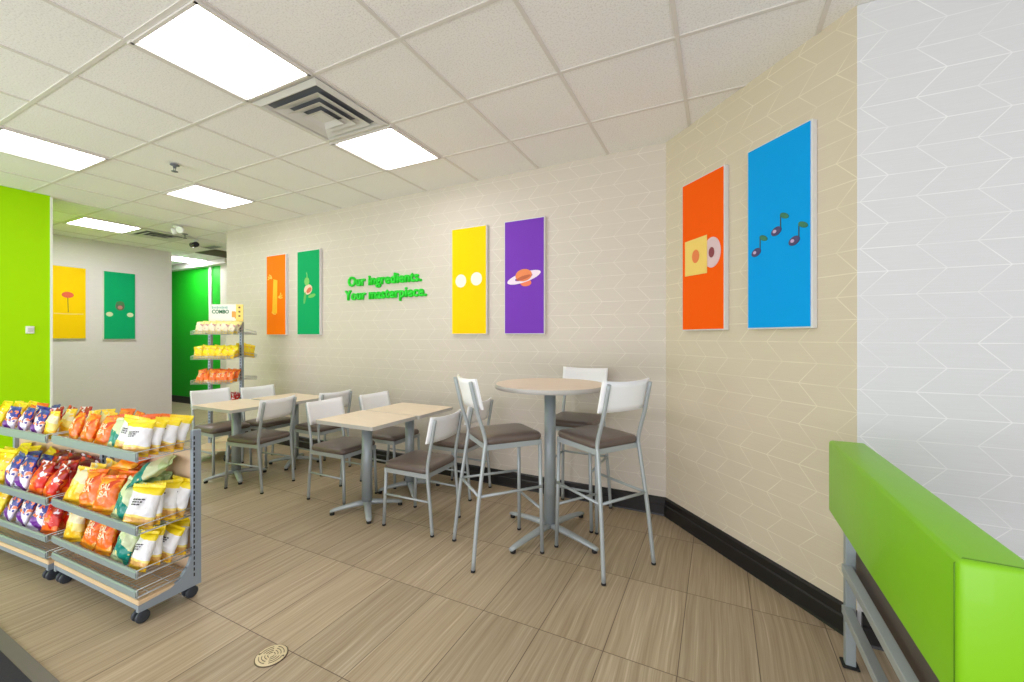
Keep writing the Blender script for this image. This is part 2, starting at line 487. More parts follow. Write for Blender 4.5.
def vent(c, label):
    t = thing('ceiling_vent', label, 'air vent', (c[0], c[1], HC), 0, 'square ceiling air vents')
    def sqring(bm, s0, z0, s1, z1, th=0.006):
        R = []
        for s, z in ((s0, z0), (s1, z1), (s1 - th, z1 + th * 0.4), (s0 - th, z0 + th)):
            R.append([(s, s, z), (-s, s, z), (-s, -s, z), (s, -s, z)])
        V = [[bm.verts.new(p) for p in r] for r in R]
        for i in range(4):
            a, b = V[i], V[(i + 1) % 4]
            for k in range(4): bm.faces.new((a[k], a[(k + 1) % 4], b[(k + 1) % 4], b[k]))
    bm = bmesh.new(); sqring(bm, 0.30, 0.0, 0.262, -0.012, 0.01); sqring(bm, 0.262, -0.012, 0.235, 0.009); obj('frame', bm, MAT['vent'], t)
    bm = bmesh.new(); box(bm, (0, 0, 0.009), (0.55, 0.55, 0.004)); obj('backing', bm, MAT['vent_dark'], t)
    for s, zz, si in ((0.215, -0.020, .150), (0.150, -0.030, .092), (0.092, -0.040, .05)):
        bm = bmesh.new(); sqring(bm, s, zz, si, zz + 0.022); obj('louvre', bm, MAT['vent'], t)
    bm = bmesh.new(); box(bm, (0, 0, -0.020), (0.10, 0.10, 0.006)); obj('center_plate', bm, MAT['vent'], t)
    return t
vent(cell(4, 1), 'large square ceiling air vent between the two nearest light panels')
vent(cell(12, 3), 'smaller looking far ceiling air vent next to the black security camera')

def sprinkler(x, y, label):
    t = thing('fire_sprinkler', label, 'sprinkler', (x, y, HC), 0, 'ceiling sprinkler heads')
    bm = bmesh.new(); lathe(bm, [(0.034, 0.0), (0.034, -0.004), (0.014, -0.010), (0.011, -0.028), (0.004, -0.03)]); obj('escutcheon', bm, MAT['vent_dark'], t)
    bm = bmesh.new(); tube(bm, [(-.013, 0, -.026), (-.016, 0, -.04), (0, 0, -.055), (.016, 0, -.04), (.013, 0, -.026)], 0.003, 6, 3); obj('yoke', bm, MAT['vent_dark'], t)
    bm = bmesh.new(); lathe(bm, [(0.004, -0.054), (0.024, -0.056), (0.024, -0.06), (0.003, -0.062)]); obj('deflector', bm, MAT['vent_dark'], t)
sprinkler(-4.26, 1.93, 'small dark sprinkler head on a plain tile in the middle of the ceiling')
sprinkler(-7.0, 3.30, 'small dark sprinkler head just before the security camera')

t = thing('emergency_light', 'white twin-head emergency light on the ceiling before the security camera', 'emergency light', (-6.58, 3.02, HC))
bm = bmesh.new(); lathe(bm, [(0.055, 0.0), (0.055, -0.02), (0.03, -0.035)]); obj('base', bm, MAT['white_trim'], t)
for s in (-1, 1):
    bm = bmesh.new(); tube(bm, [(s * .02, 0, -.03), (s * .05, 0, -.05)], 0.009, 8)
    prof = [(0.018, -0.03), (0.04, -0.02), (0.046, 0.02), (0.04, 0.024)]
    t2 = bmesh.new(); lathe(t2, prof, n=16); bmesh.ops.rotate(t2, cent=(0, 0, 0), matrix=Euler((PI / 2 + 0.35, 0, s * 0.4)).to_matrix(), verts=t2.verts)
    bmesh.ops.translate(t2, vec=(s * 0.085, -0.01, -0.06), verts=t2.verts); merge(bm, t2)
    obj('lamp_head', bm, MAT['laminate_white'], t)

t = thing('security_camera', 'black bullet security camera hanging from the ceiling near the green hallway', 'camera', (-7.27, 3.56, HC), 0)
bm = bmesh.new(); lathe(bm, [(0.05, 0.0), (0.05, -0.012), (0.02, -0.02), (0.018, -0.05)]); obj('mount', bm, MAT['white_trim'], t)
bm = bmesh.new(); tube(bm, [(-.08, 0, -.07), (-.02, 0, -.075), (.10, -.03, -.085)], 0.04, 14); obj('housing', bm, MAT['glass_dark'], t)
bm = bmesh.new(); tube(bm, [(.10, -.03, -.085), (.112, -.033, -.086)], 0.03, 14); obj('lens', bm, MAT['slot'], t)

t = thing('ceiling_grille', 'small dark slotted ceiling grille near the hallway entrance', 'air vent', (-7.58, 3.97, HC))
bm = bmesh.new(); box(bm, (0, 0, -0.003), (0.36, 0.16, 0.008)); obj('frame', bm, MAT['vent'], t)
bm = bmesh.new()
for k in range(5): box(bm, (0, -0.05 + 0.025 * k, -0.008), (0.32, 0.012, 0.004))
obj('slats', bm, MAT['vent_dark'], t)
c = cell(13, 5)
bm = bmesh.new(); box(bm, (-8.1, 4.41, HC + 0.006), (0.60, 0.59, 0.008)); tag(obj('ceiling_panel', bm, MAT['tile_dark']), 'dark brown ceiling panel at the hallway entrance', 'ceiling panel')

# ------------------------------------------------------------------ wall posters
def ell(*a, **k):
    bm = bmesh.new(); disc(bm, *a, **k); return bm
def poster(loc, rz, w, h, rgb, label, motif=None):
    t = thing('wall_poster', label, 'poster', loc, rz, 'tall colourful posters on the walls')
    bm = bmesh.new(); box(bm, (0, -0.017, h / 2), (w, 0.034, h), bev=0.002, seg=1); obj('frame', bm, MAT['frame_white'], t)
    bm = bmesh.new(); box(bm, (0, -0.035, h / 2), (w - 0.016, 0.004, h - 0.016)); obj('printed_face', bm, flatd(rgb), t)
    if motif: motif(t, w, h, -0.037)
def part(name, t, bm, rgb): return obj(name, bm, flat(rgb, 0.5), t)
def curve_strip(pts, y, wd):
    bm = bmesh.new()
    P = [Vector((p[0], p[1])) for p in pts]; L = []; R = []
    for i, p in enumerate(P):
        d = (P[min(i + 1, len(P) - 1)] - P[max(i - 1, 0)]).normalized(); nn = Vector((-d.y, d.x)) * wd / 2
        L.append(p + nn); R.append(p - nn)
    plate(bm, [tuple(q) for q in L + R[::-1]], y, 0.002); return bm

def m_pasta(t, w, h, y):
    bm = bmesh.new(); plate(bm, [(-.07, .29), (.025, .28), (.035, .71), (-.045, .73)], y, .003); part('yellow_block', t, bm, (255, 190, 20))
    for cx, cz, s in ((-.08, .74, 1), (-.08, .30, -1), (.05, .49, 1)):
        bm = bmesh.new()
        for k in range(3):
            a = k * 0.5 + (0 if s > 0 else 3.6) + (2.0 if cx < 0 else -.4)
            b2 = curve_strip([(cx + .0, cz), (cx + .05 * math.cos(a), cz + .04 * math.sin(a)), (cx + .09 * math.cos(a + .3), cz + .07 * math.sin(a + .3))], y, .012); merge(bm, b2)
        part('curl', t, bm, (250, 205, 80))
def m_leaf(t, w, h, y):
    part('bread', t, ell(.0, .56, .075, .06, y, rot=.3), (238, 206, 180)); part('tomato', t, ell(.02, .55, .05, .028, y - .003, rot=.5), (214, 110, 84))
    part('leaf', t, ell(-.02, .66, .045, .05, y - .003), (120, 200, 100)); part('leaf', t, ell(-.06, .46, .02, .075, y, rot=-.2), (90, 180, 90))
    part('leaf', t, ell(.07, .48, .065, .022, y, rot=.2), (110, 190, 90)); part('stem', t, curve_strip([(-.02, .68), (-.02, .74), (-.03, .77)], y, .01), (130, 200, 110))
def m_eggs(t, w, h, y):
    for s in (-1, 1):
        part('white_disc', t, ell(s * .09, .53 + s * .005, .062, .064, y, .004), (250, 246, 224))
def m_saturn(t, w, h, y):
    part('bread_base', t, ell(.02, .465, .055, .032, y), (240, 120, 80))
    bm = bmesh.new(); disc(bm, 0, .515, .172, .045, y - .002, .002, 36, .24, inner=.52); part('onion_ring', t, bm, (240, 222, 240))
    part('bun', t, ell(.0, .535, .082, .055, y - .004, .003, rot=.1), (232, 132, 74)); part('bun_shade', t, ell(.0, .512, .076, .016, y - .008, .001, rot=.25), (190, 92, 50))
def m_record(t, w, h, y):
    part('record', t, ell(.095, .51, .078, .10, y), (224, 196, 200)); part('record_center', t, ell(.095, .51, .024, .034, y - .003), (140, 60, 70))
    bm = bmesh.new(); plate(bm, [(-.16, .385), (.055, .38), (.055, .635), (-.16, .63)], y - .003, .003); part('record_sleeve', t, bm, (246, 212, 110))
    part('sleeve_hole', t, ell(-.05, .51, .035, .046, y - .007, .001), (236, 130, 70))
def m_notes(t, w, h, y):
    for x, z in ((-.13, .44), (.0, .53), (.105, .455)):
        part('olive', t, ell(x, z, .032, .022, y, .004, rot=.4), (70, 62, 110)); part('olive_hole', t, ell(x - .008, z, .011, .009, y - .005, .001), (196, 170, 210))
        part('stem', t, curve_strip([(x + .025, z), (x + .025, z + .08)], y, .005), (50, 74, 60))
        part('leaf', t, ell(x + .048, z + .072, .028, .014, y, .003, rot=-.5), (46, 120, 90))
def m_tomato(t, w, h, y):
    part('tomato', t, ell(0, .66, .065, .045, y, .004), (232, 96, 60)); part('stem', t, curve_strip([(0, .62), (.005, .40)], y, .007), (110, 80, 30))
    part('ground_strip', t, curve_strip([(-.17, .38), (0, .375), (.17, .38)], y, .014), (250, 214, 120))
def m_face(t, w, h, y):
    part('tomato', t, ell(0, .54, .058, .07, y, .003), (90, 110, 84)); part('leaf', t, ell(0, .59, .05, .03, y - .004, .002), (70, 130, 80))
    part('tomato_slice', t, ell(.0, .52, .03, .03, y - .004, .002), (190, 130, 120))
    for s in (-1, 1): part('cucumber', t, ell(s * .13, .405, .042, .036, y, .003), (214, 226, 190))
mang = math.atan2(M1[1] - M0[1], M1[0] - M0[0]); aang = math.atan2(A1[1] - M1[1], A1[0] - M1[0])
def on(p0, ang, s): return (p0[0] + s * math.cos(ang), p0[1] + s * math.sin(ang))
for s, w, rgb, mo, lb in ((1.185, .40, (255, 124, 0), m_pasta, 'orange poster with a yellow block and curls, leftmost on the long wall'),
                          (1.82, .42, (6, 164, 96), m_leaf, 'green poster with a small leafy sandwich figure, left of the lettering'),
                          (4.17, .405, (255, 210, 0), m_eggs, 'bright yellow poster with two white round discs'),
                          (4.765, .405, (120, 62, 184), m_saturn, 'purple poster with a ringed bun planet')):
    x, y = on(M0, mang, s); poster((x, y - .001, 1.415), mang, w, 1.045, rgb, lb, mo)
for s, w, rgb, mo, lb in ((0.435, .40, (255, 96, 0), m_record, 'orange poster with a yellow record sleeve and pink record'),
                          (1.008, .395, (0, 162, 240), m_notes, 'blue poster with three olive music notes, on the angled wall')):
    x, y = on(M1, aang, s); poster((x - .001, y - .001, 1.435), aang, w, 1.045, rgb, lb, mo)
poster((-8.749, 2.585, 1.36), PI / 2, .41, 1.09, (255, 206, 0), 'yellow poster with a red tomato on a stem, behind the lime wall edge', m_tomato)
poster((-8.749, 3.19, 1.35), PI / 2, .405, 1.095, (10, 168, 110), 'green poster with a tomato and cucumber face on the grey wall', m_face)

# wall lettering
s0 = 2.49
x, y = on(M0, mang, s0 - .05)
t = thing('wall_lettering', 'raised bright green lettering reading Our ingredients. Your masterpiece. on the long wall', 'lettering', (x, y - .001, 1.82), mang)
o = obj('text_line', bold_text('Our ingredients.', 1.075, .108, .02, 0.008, 1.06), MAT['letter'], t); o.location = (.05, 0, .158)
o = obj('text_line', bold_text('Your masterpiece.', 1.19, .108, .02, 0.008, 1.06), MAT['letter'], t); o.location = (0, 0, 0)

# thermostat on lime wall
t = thing('thermostat', 'small white thermostat on the lime green wall', 'thermostat', (-6.429, 1.625, 1.42), PI / 2)
t.scale = (.8, 1, .9)
bm = bmesh.new(); box(bm, (0, -.008, .05), (.075, .018, .085), bev=.004); obj('wall_plate', bm, MAT['white_trim'], t)
bm = bmesh.new(); box(bm, (0, -.02, .05), (.045, .012, .045), bev=.003); obj('dial_cover', bm, flat((200, 206, 196)), t)

# floor drain cover
t = thing('floor_drain', 'round brass drain cleanout cover set in the floor tiles', 'drain cover', (-1.742, 1.148, 0), 0.4)
t.scale = (.84, .84, 1)
bm = bmesh.new(); lathe(bm, [(0.078, 0.0), (0.078, 0.002), (0.074, 0.003)]); obj('rim', bm, MAT['brass_dark'], t)
bm = bmesh.new(); lathe(bm, [(0.073, 0.002), (0.073, 0.0045), (0.070, 0.005)]); obj('plate', bm, MAT['brass'], t)
bm = bmesh.new()
for r in (0.058, 0.044, 0.030, 0.017):
    for k in range(4):
        a0 = k * PI / 2 + 0.12 + r * 4
        P = [(r * math.cos(a0 + i * 0.15), r * math.sin(a0 + i * 0.15), 0.0053) for i in range(9)]
        tube(bm, P, 0.0016, 5)
obj('slots', bm, MAT['brass_dark'], t)
for s in (-1, 1):
    bm = bmesh.new(); lathe(bm, [(0.005, 0.004), (0.005, 0.006), (0.003, 0.0065)], (s * .064, 0, 0), 10); obj('screw', bm, MAT['brass_dark'], t)

# entry mat
t = thing('entry_mat', 'dark grey entrance mat with a metal edge strip at the lower left', 'mat', (-3.6, -0.35, 0))
bm = bmesh.new(); box(bm, (0, 0, .004), (5.2, 1.96, .007), bev=.002, seg=1); obj('carpet', bm, MAT['mat_dark'], t)
bm = bmesh.new(); box(bm, (0, 1.005, .003), (5.2, .05, .005)); obj('edge_strip', bm, MAT['mat_edge'], t)

# ------------------------------------------------------------------ chairs, stools
def curved_back(w, h, depth, th, lean):
    """wraps slightly forward at the sides; origin at bottom centre; front is +y"""
    bm = bmesh.new(); nx, nz = 14, 5
    def P(i, j, s):
        u = -1 + 2 * i / nx; v = j / nz
        x = u * w / 2 * (1 - 0.01 * (1 - v))
        top = 0.010 * (u * u)
        z = v * (h + top)
        y = depth * (u * u) - lean * v + (th if s else 0)
        return (x, y, z)
    F_ = [[bm.verts.new(P(i, j, 1)) for j in range(nz + 1)] for i in range(nx + 1)]
    B_ = [[bm.verts.new(P(i, j, 0)) for j in range(nz + 1)] for i in range(nx + 1)]
    for i in range(nx):
        for j in range(nz):
            f = bm.faces.new((F_[i][j], F_[i][j + 1], F_[i + 1][j + 1], F_[i + 1][j])); f.smooth = True
            f = bm.faces.new((B_[i][j], B_[i + 1][j], B_[i + 1][j + 1], B_[i][j + 1])); f.smooth = True
        bm.faces.new((F_[i][0], F_[i + 1][0], B_[i + 1][0], B_[i][0])); bm.faces.new((F_[i][nz], B_[i][nz], B_[i + 1][nz], F_[i + 1][nz]))
    for i in (0, nx):
        for j in range(nz): bm.faces.new((F_[i][j], B_[i][j], B_[i][j + 1], F_[i][j + 1]))
    return bm

def cushion(w, d, h):
    bm = bmesh.new()
    out = rrect(w, d, 0.05, 6)
    R = []
    for z, s in ((0, .955), (.006, .985), (.018, 1.0), (.030, .99), (.040, .955), (.046, .86), (.050, .66), (.052, .35), (.0525, .04)):
        R.append([(x * s, y * s, z * h / .05) for x, y in out])
    rings_solid(bm, R)
    return bm

def make_seat(name, label, cat, SZ, BT, stool, group):
    """forward = +y; SZ = height of seat frame top, BT = top of the back"""
    t = thing(name, label, cat, group=group)
    fw = .03 if stool else 0.0
    W = .366 if stool else .386
    obj('seat', cushion(W, .40, .05), MAT['vinyl'], t).location = (0, .015 + fw, SZ)
    hx = W / 2 - .02
    bm = bmesh.new()
    for s in (-1, 1): box(bm, (s * hx, .015 + fw, SZ - .017), (.022, .38, .032))
    for yy in (.195, -.165): box(bm, (0, yy + fw, SZ - .017), (hx * 2, .022, .032))
    box(bm, (0, .01 + fw, SZ - .006), (.34, .34, .008))
    obj('seat_frame', bm, MAT['metal'], t)
    sp = .235 if stool else .175
    sx = .205 if stool else .172
    fx, fy = (.178, .235) if stool else (.180, .212)
    for s in (-1, 1):
        bm = bmesh.new(); tube(bm, [(s * hx, .195 + fw, SZ - .01), (s * fx, fy, .012)], .0125, 10)
        leg = obj('leg', bm, MAT['metal'], t)
        b2 = bmesh.new(); lathe(b2, [(.014, 0), (.014, .012), (.010, .013)], (s * fx, fy, 0), 12); obj('foot_cap', b2, MAT['black'], leg)
        bm = bmesh.new()
        if stool:
            pts = [(s * sx, -sp - .005, .012), (s * .190, -.205, .35), (s * .173, -.160, SZ - .06), (s * .170, -.152, SZ + .04), (s * .169, -.20, SZ + .20), (s * .168, -.245, BT - .01)]
        else:
            pts = [(s * sx, -.215, .012), (s * .174, -.20, .20), (s * .175, -.180, SZ - .04), (s * .174, -.180, SZ + .06), (s * .172, -.205, SZ + .2), (s * .170, -.240, BT - .01)]
        tube(bm, pts, .0125, 10, 5)
        leg = obj('leg', bm, MAT['metal'], t)
        b2 = bmesh.new(); lathe(b2, [(.014, 0), (.014, .012), (.010, .013)], (pts[0][0], pts[0][1], 0), 12); obj('foot_cap', b2, MAT['black'], leg)
    hb = .18
    bk = obj('backrest', curved_back(.378, hb, .032, .012, .045), MAT['laminate_white'], t); bk.location = (0, -.210, BT - hb)
    def bar(a, b_, r):
        bm = bmesh.new(); tube(bm, [a, b_], r, 8); obj('stretcher', bm, MAT['metal'], t)
    if stool:
        for s in (-1, 1): bar((s * .178, .23, .43), (s * .187, -.195, .43), .009)
        bar((-.187, -.195, .43), (.187, -.195, .43), .009)
        bar((-.178, .23, .285), (.178, .23, .285), .009)
    else:
        for s in (-1, 1): bar((s * .18, .203, .235), (s * .174, -.198, .235), .008)
    remember(t)
    return t

def heading(dx, dy): return math.atan2(-dx, dy)     # rz so that local +y points along (dx, dy)
c0 = make_seat('cafe_chair', 'x', 'chair', .43, .822, False, 'white-backed cafe chairs at the low tables')
chairs = [(-2.00, 2.50, heading(-1, -.02), 'cafe chair with its white back to the camera, nearest, right side of middle table pair'),
          (-2.93, 2.575, heading(1, .02), 'cafe chair facing right at the near left side of the middle table pair'),
          (-2.865, 3.10, heading(1, 0), 'cafe chair by the wall, left side of the middle table pair'),
          (-2.10, 3.16, heading(-1, 0), 'cafe chair by the wall hidden behind the nearest cafe chair and bar stool'),
          (-3.86, 2.44, heading(-1, -.14), 'cafe chair with its white back to the camera, right side of far table pair'),
          (-4.66, 2.53, heading(1, -.03), 'cafe chair leftmost in the photo, at far table beside the snack rack'),
          (-4.49, 2.94, heading(1, 0), 'cafe chair by the wall with its back near the tall chip rack'),
          (-3.76, 3.04, heading(-1, .05), 'cafe chair by the wall between the two table pairs, facing left')]
first = True
for x, y, rz, lb in chairs:
    if first:
        c0.location = (x, y, 0); c0.rotation_euler = (0, 0, rz); c0['label'] = lb; first = False
    else: dup(c0, (x, y, 0), rz, lb)
s0_ = make_seat('bar_stool', 'x', 'bar stool', .732, 1.13, True, 'tall white-backed bar stools at the round table')
stools = [(-1.30, 2.405, heading(.31, .37), 'tall bar stool on the left of the round high table'),
          (-0.665, 2.61, heading(-.407, .262), 'tall bar stool at front right of the round high table, back to camera'),
          (-0.985, 3.125, heading(0, -1), 'tall bar stool behind the round high table, against the wall')]
first = True
for x, y, rz, lb in stools:
    if first:
        s0_.location = (x, y, 0); s0_.rotation_euler = (0, 0, rz); s0_['label'] = lb; first = False
    else: dup(s0_, (x, y, 0), rz, lb)

# ------------------------------------------------------------------ tables
def xbase(t, reach, H, a0, colr):
    bm = bmesh.new(); lathe(bm, [(colr, .075), (colr, H - .02)], n=24); obj('column', bm, MAT['metal_dark'], t)
    bm = bmesh.new(); box(bm, (0, 0, H - .012), (.30, .30, .01)); box(bm, (0, 0, H - .02), (.34, .04, .02)); box(bm, (0, 0, H - .02), (.04, .34, .02)); obj('mounting_plate', bm, MAT['metal_dark'], t)
    for k in range(4):
        a = a0 + k * PI / 2
        bm = bmesh.new()
        R = []
        for s_, z, hw, hh in ((.0, .062, .030, .024), (.3, .058, .028, .020), (.65, .046, .025, .016), (.9, .034, .023, .013), (1.0, .026, .017, .009)):
            d = s_ * reach
            ring = []
            for q in range(10):
                an = 2 * PI * q / 10
                lx = math.cos(an) * hw; lz = math.sin(an) * hh
                ring.append((d * math.cos(a) - lx * math.sin(a), d * math.sin(a) + lx * math.cos(a), z + lz))
            R.append(ring)
        rings_solid(bm, R)
        arm = obj('foot', bm, MAT['metal'], t)
        bm = bmesh.new(); lathe(bm, [(.018, 0), (.018, .018), (.012, .022)], (reach * .94 * math.cos(a), reach * .94 * math.sin(a), 0), 14); obj('glide', bm, MAT['black'], arm)
def cafe_table(x, y, w, d, label, bx=0.0, by=0.0, a0=PI / 4 + .06, reach=.275):
    t = thing('cafe_table', label, 'table', (x + bx, y + by, 0), 0, 'low rectangular cafe tables')
    H = .745
    bm = bmesh.new(); out = rrect(w, d, .012, 3)
    rings_solid(bm, [[(p[0] - bx, p[1] - by, z) for p in out] for z in (H - .028, H - .002)], smooth=False)
    tt = obj('tabletop', bm, MAT['edge'], t)
    out2 = rrect(w - .006, d - .006, .010, 3)
    bm = bmesh.new(); rings_solid(bm, [[(p[0] - bx, p[1] - by, z) for p in out2] for z in (H - .004, H)], smooth=False); obj('top_laminate', bm, MAT['oak'], tt)
    xbase(t, reach, H - .028, a0, .041)
cafe_table(-2.51, 2.445, .60, .485, 'low oak-topped cafe table nearest the camera, in the middle pair', -.02, .02)
cafe_table(-2.49, 2.938, .60, .485, 'low oak-topped cafe table by the wall, in the middle pair', -.03, .03)
cafe_table(-4.14, 2.395, .62, .485, 'low oak-topped cafe table nearest the camera in the far pair', -.13, .06, -.4, .26)
cafe_table(-4.08, 2.91, .62, .485, 'low oak-topped cafe table by the wall in the far pair', -.10, .11, -.95, .26)
t = thing('round_bar_table', 'tall round oak-topped bar table on a silver four-footed pedestal', 'table', (-1.065, 2.745, 0))
bm = bmesh.new(); lathe(bm, [(.380, 1.03), (.386, 1.032), (.386, 1.058), (.383, 1.06)], n=64); o = obj('tabletop', bm, MAT['edge'], t)
bm = bmesh.new(); lathe(bm, [(.382, 1.056), (.382, 1.0615)], n=64); obj('top_laminate', bm, MAT['oak'], o)
xbase(t, .395, 1.03, math.atan2(-.33, -.11), .040)

# ------------------------------------------------------------------ bench
t = thing('bench', 'bench with a lime green padded back on a grey steel frame, right foreground', 'bench', (.427, 1.13, 0))
bm = bmesh.new(); box(bm, (.0625, .54, .7935), (.125, 1.08, .307), bev=.012, seg=3); o = obj('backrest', bm, MAT['bench_green'], t)
for f in o.data.polygons: f.use_smooth = True
bm = bmesh.new()
P = [(.0, .014, .67), (-.001, .013, .934)]
tube(bm, [(-.0005, .014, .66), (-.0005, .014, .935), (.012, .014, .9475), (.113, .014, .9475), (.1255, .014, .935), (.1255, .014, .66)], .0015, 6); obj('seam', bm, MAT['seam'], o)
for yy in (.10, 1.075):
    for xx in (.072, .56):
        top = .66 if xx < .1 else .31
        bm = bmesh.new(); box(bm, (xx, yy, top / 2), (.036, .036, top), bev=.003); lg = obj('leg', bm, MAT['metal_dark'], t)
        bm = bmesh.new(); box(bm, (xx, yy, .005), (.06, .06, .01), bev=.003, seg=1); obj('foot_pad', bm, MAT['black'], lg)
bm = bmesh.new(); box(bm, (.06, .57, .412), (.034, 1.0, .034), bev=.002, seg=1); obj('rail', bm, MAT['metal'], t)
bm = bmesh.new(); box(bm, (.06, .57, .238), (.034, 1.0, .034), bev=.002, seg=1); obj('rail', bm, MAT['metal'], t)
bm = bmesh.new(); box(bm, (.56, .57, .325), (.034, .96, .034), bev=.002, seg=1); obj('rail', bm, MAT['metal'], t)
for yy in (.10, 1.04):
    bm = bmesh.new(); box(bm, (.315, yy, .325), (.46, .034, .034), bev=.002, seg=1); obj('cross_rail', bm, MAT['metal'], t)
bm = bmesh.new(); box(bm, (.36, .60, .42), (.52, 1.18, .15), bev=.015, seg=3); obj('seat', bm, MAT['bench_seat'], t)

# ------------------------------------------------------------------ chip bags
def bag_y(w, h, th, u, v, ph):
    s = .075
    vv = min(1, max(0, (v - s) / (1 - 2 * s)))
    e = max(0.0, math.sin(PI * vv)) ** .55
    f = max(0.0, 1 - abs(u) ** 2.6)
    wr = 1 + .16 * math.sin(7 * u + ph) * (1 - e * .8) + .07 * math.sin(9 * v + 4 * u + 2 * ph)
    return .0012 + th / 2 * e * f * wr
def make_bag(mat, seed, lettering=None, label='x'):
    w, h, th = .155, .20, .062
    ph = seed * 1.7
    nu, nv = 16, 22
    bm = bmesh.new(); rings = []
    vs = [.07 + .86 * j / nv for j in range(nv + 1)]
    def wid(v):
        return w / 2 * (1 - .10 * math.sin(PI * min(1, max(0, (v - .07) / .86))) ** .7) * (1 + .015 * math.sin(11 * v + ph))
    bend = .008 * math.sin(ph)
    for v in vs:
        ring = []
        for k in range(nu): u = -1 + 2 * k / nu; ring.append((u * wid(v), -bag_y(w, h, th, u, v, ph) + bend * v, v * h))
        for k in range(nu): u = 1 - 2 * k / nu; ring.append((u * wid(v), bag_y(w, h, th, u, v, ph + 2) + bend * v, v * h))
        rings.append(ring)
    for ring in rings:
        for i, p in enumerate(ring):
            q = Vector(p); e = math.sin(PI * min(1, max(0, (q.z / h - .07) / .86))) ** .5
            dn = mnoise.noise(q * 26 + Vector((seed * 5, 0, 0))) * .011 + mnoise.noise(q * 60 + Vector((0, seed * 5, 0))) * .004
            sg = -1 if i < nu else 1
            ring[i] = (q.x + dn * .3 * e, q.y + sg * dn * e, q.z)
    rings_solid(bm, rings)
    body = obj('chip_bag', bm, mat); tag(body, label, 'chip bag')
    for nm, a, b_ in (('bottom_seal', 0.0, .075), ('top_seal', .925, 1.0)):
        bm = bmesh.new(); n = 24
        A = []; B = []
        for k in range(n + 1):
            u = -1 + 2 * k / n
            zz = b_ * h if nm == 'top_seal' else a * h
            zz += .0022 * (1 if k % 2 else -1)
            zi = a * h if nm == 'top_seal' else b_ * h
            yw = .0035 * math.sin(5 * u + ph) 
            A.append((u * w / 2, yw + bend * (a + b_) / 2, zz)); B.append((u * wid(.08) * 1.0, bend * (a + b_) / 2, zi))
        V = []
        for off in (-.0009, .0009):
            V.append([[bm.verts.new((p[0], p[1] + off, p[2])) for p in L] for L in (A, B)])
        for k in range(n):
            for V2 in V: bm.faces.new((V2[0][k], V2[0][k + 1], V2[1][k + 1], V2[1][k]))
            bm.faces.new((V[0][0][k], V[0][0][k + 1], V[1][0][k + 1], V[1][0][k]))
        obj(nm, bm, mat, body)
    if lettering:
        kind, rgb = lettering
        if kind == 'salsa':
            bm = text_mesh('SAL', .075, .030, 0, .02); b2 = text_mesh('SA', .055, .030, 0, .02)
            bmesh.ops.translate(bm, vec=(-.042, 0, .125), verts=bm.verts)
            bmesh.ops.translate(b2, vec=(-.022, 0, .088), verts=b2.verts); merge(bm, b2)
        else:
            bm = bmesh.new(); r = random.Random(seed)
            for row, zz in enumerate((.128, .117, .106)):
                x = -.035
                while x < .02 - row * .012:
                    l = r.uniform(.006, .013)
                    vs4 = [bm.verts.new(p) for p in ((x, 0, zz), (x + l, 0, zz), (x + l, 0, zz + .0065), (x, 0, zz + .0065))]
                    bm.faces.new(vs4); x += l + .003
        for v in bm.verts:
            vv = v.co.z / h; u = v.co.x / wid(vv)
            v.co.y = -bag_y(w, h, th, u, vv, ph) + bend * vv - .0012
            q = Vector(v.co); e = math.sin(PI * (vv - .07) / .86) ** .5
            v.co.y -= e * max(0, mnoise.noise(q * 26 + Vector((seed * 5, 0, 0))) * .011 + mnoise.noise(q * 60 + Vector((0, seed * 5, 0))) * .004) + .001
        obj('printed_lettering', bm, flat(rgb), body, fix=False)
    remember(body)
    # park the prototype: it is reused as the first instance
    return body

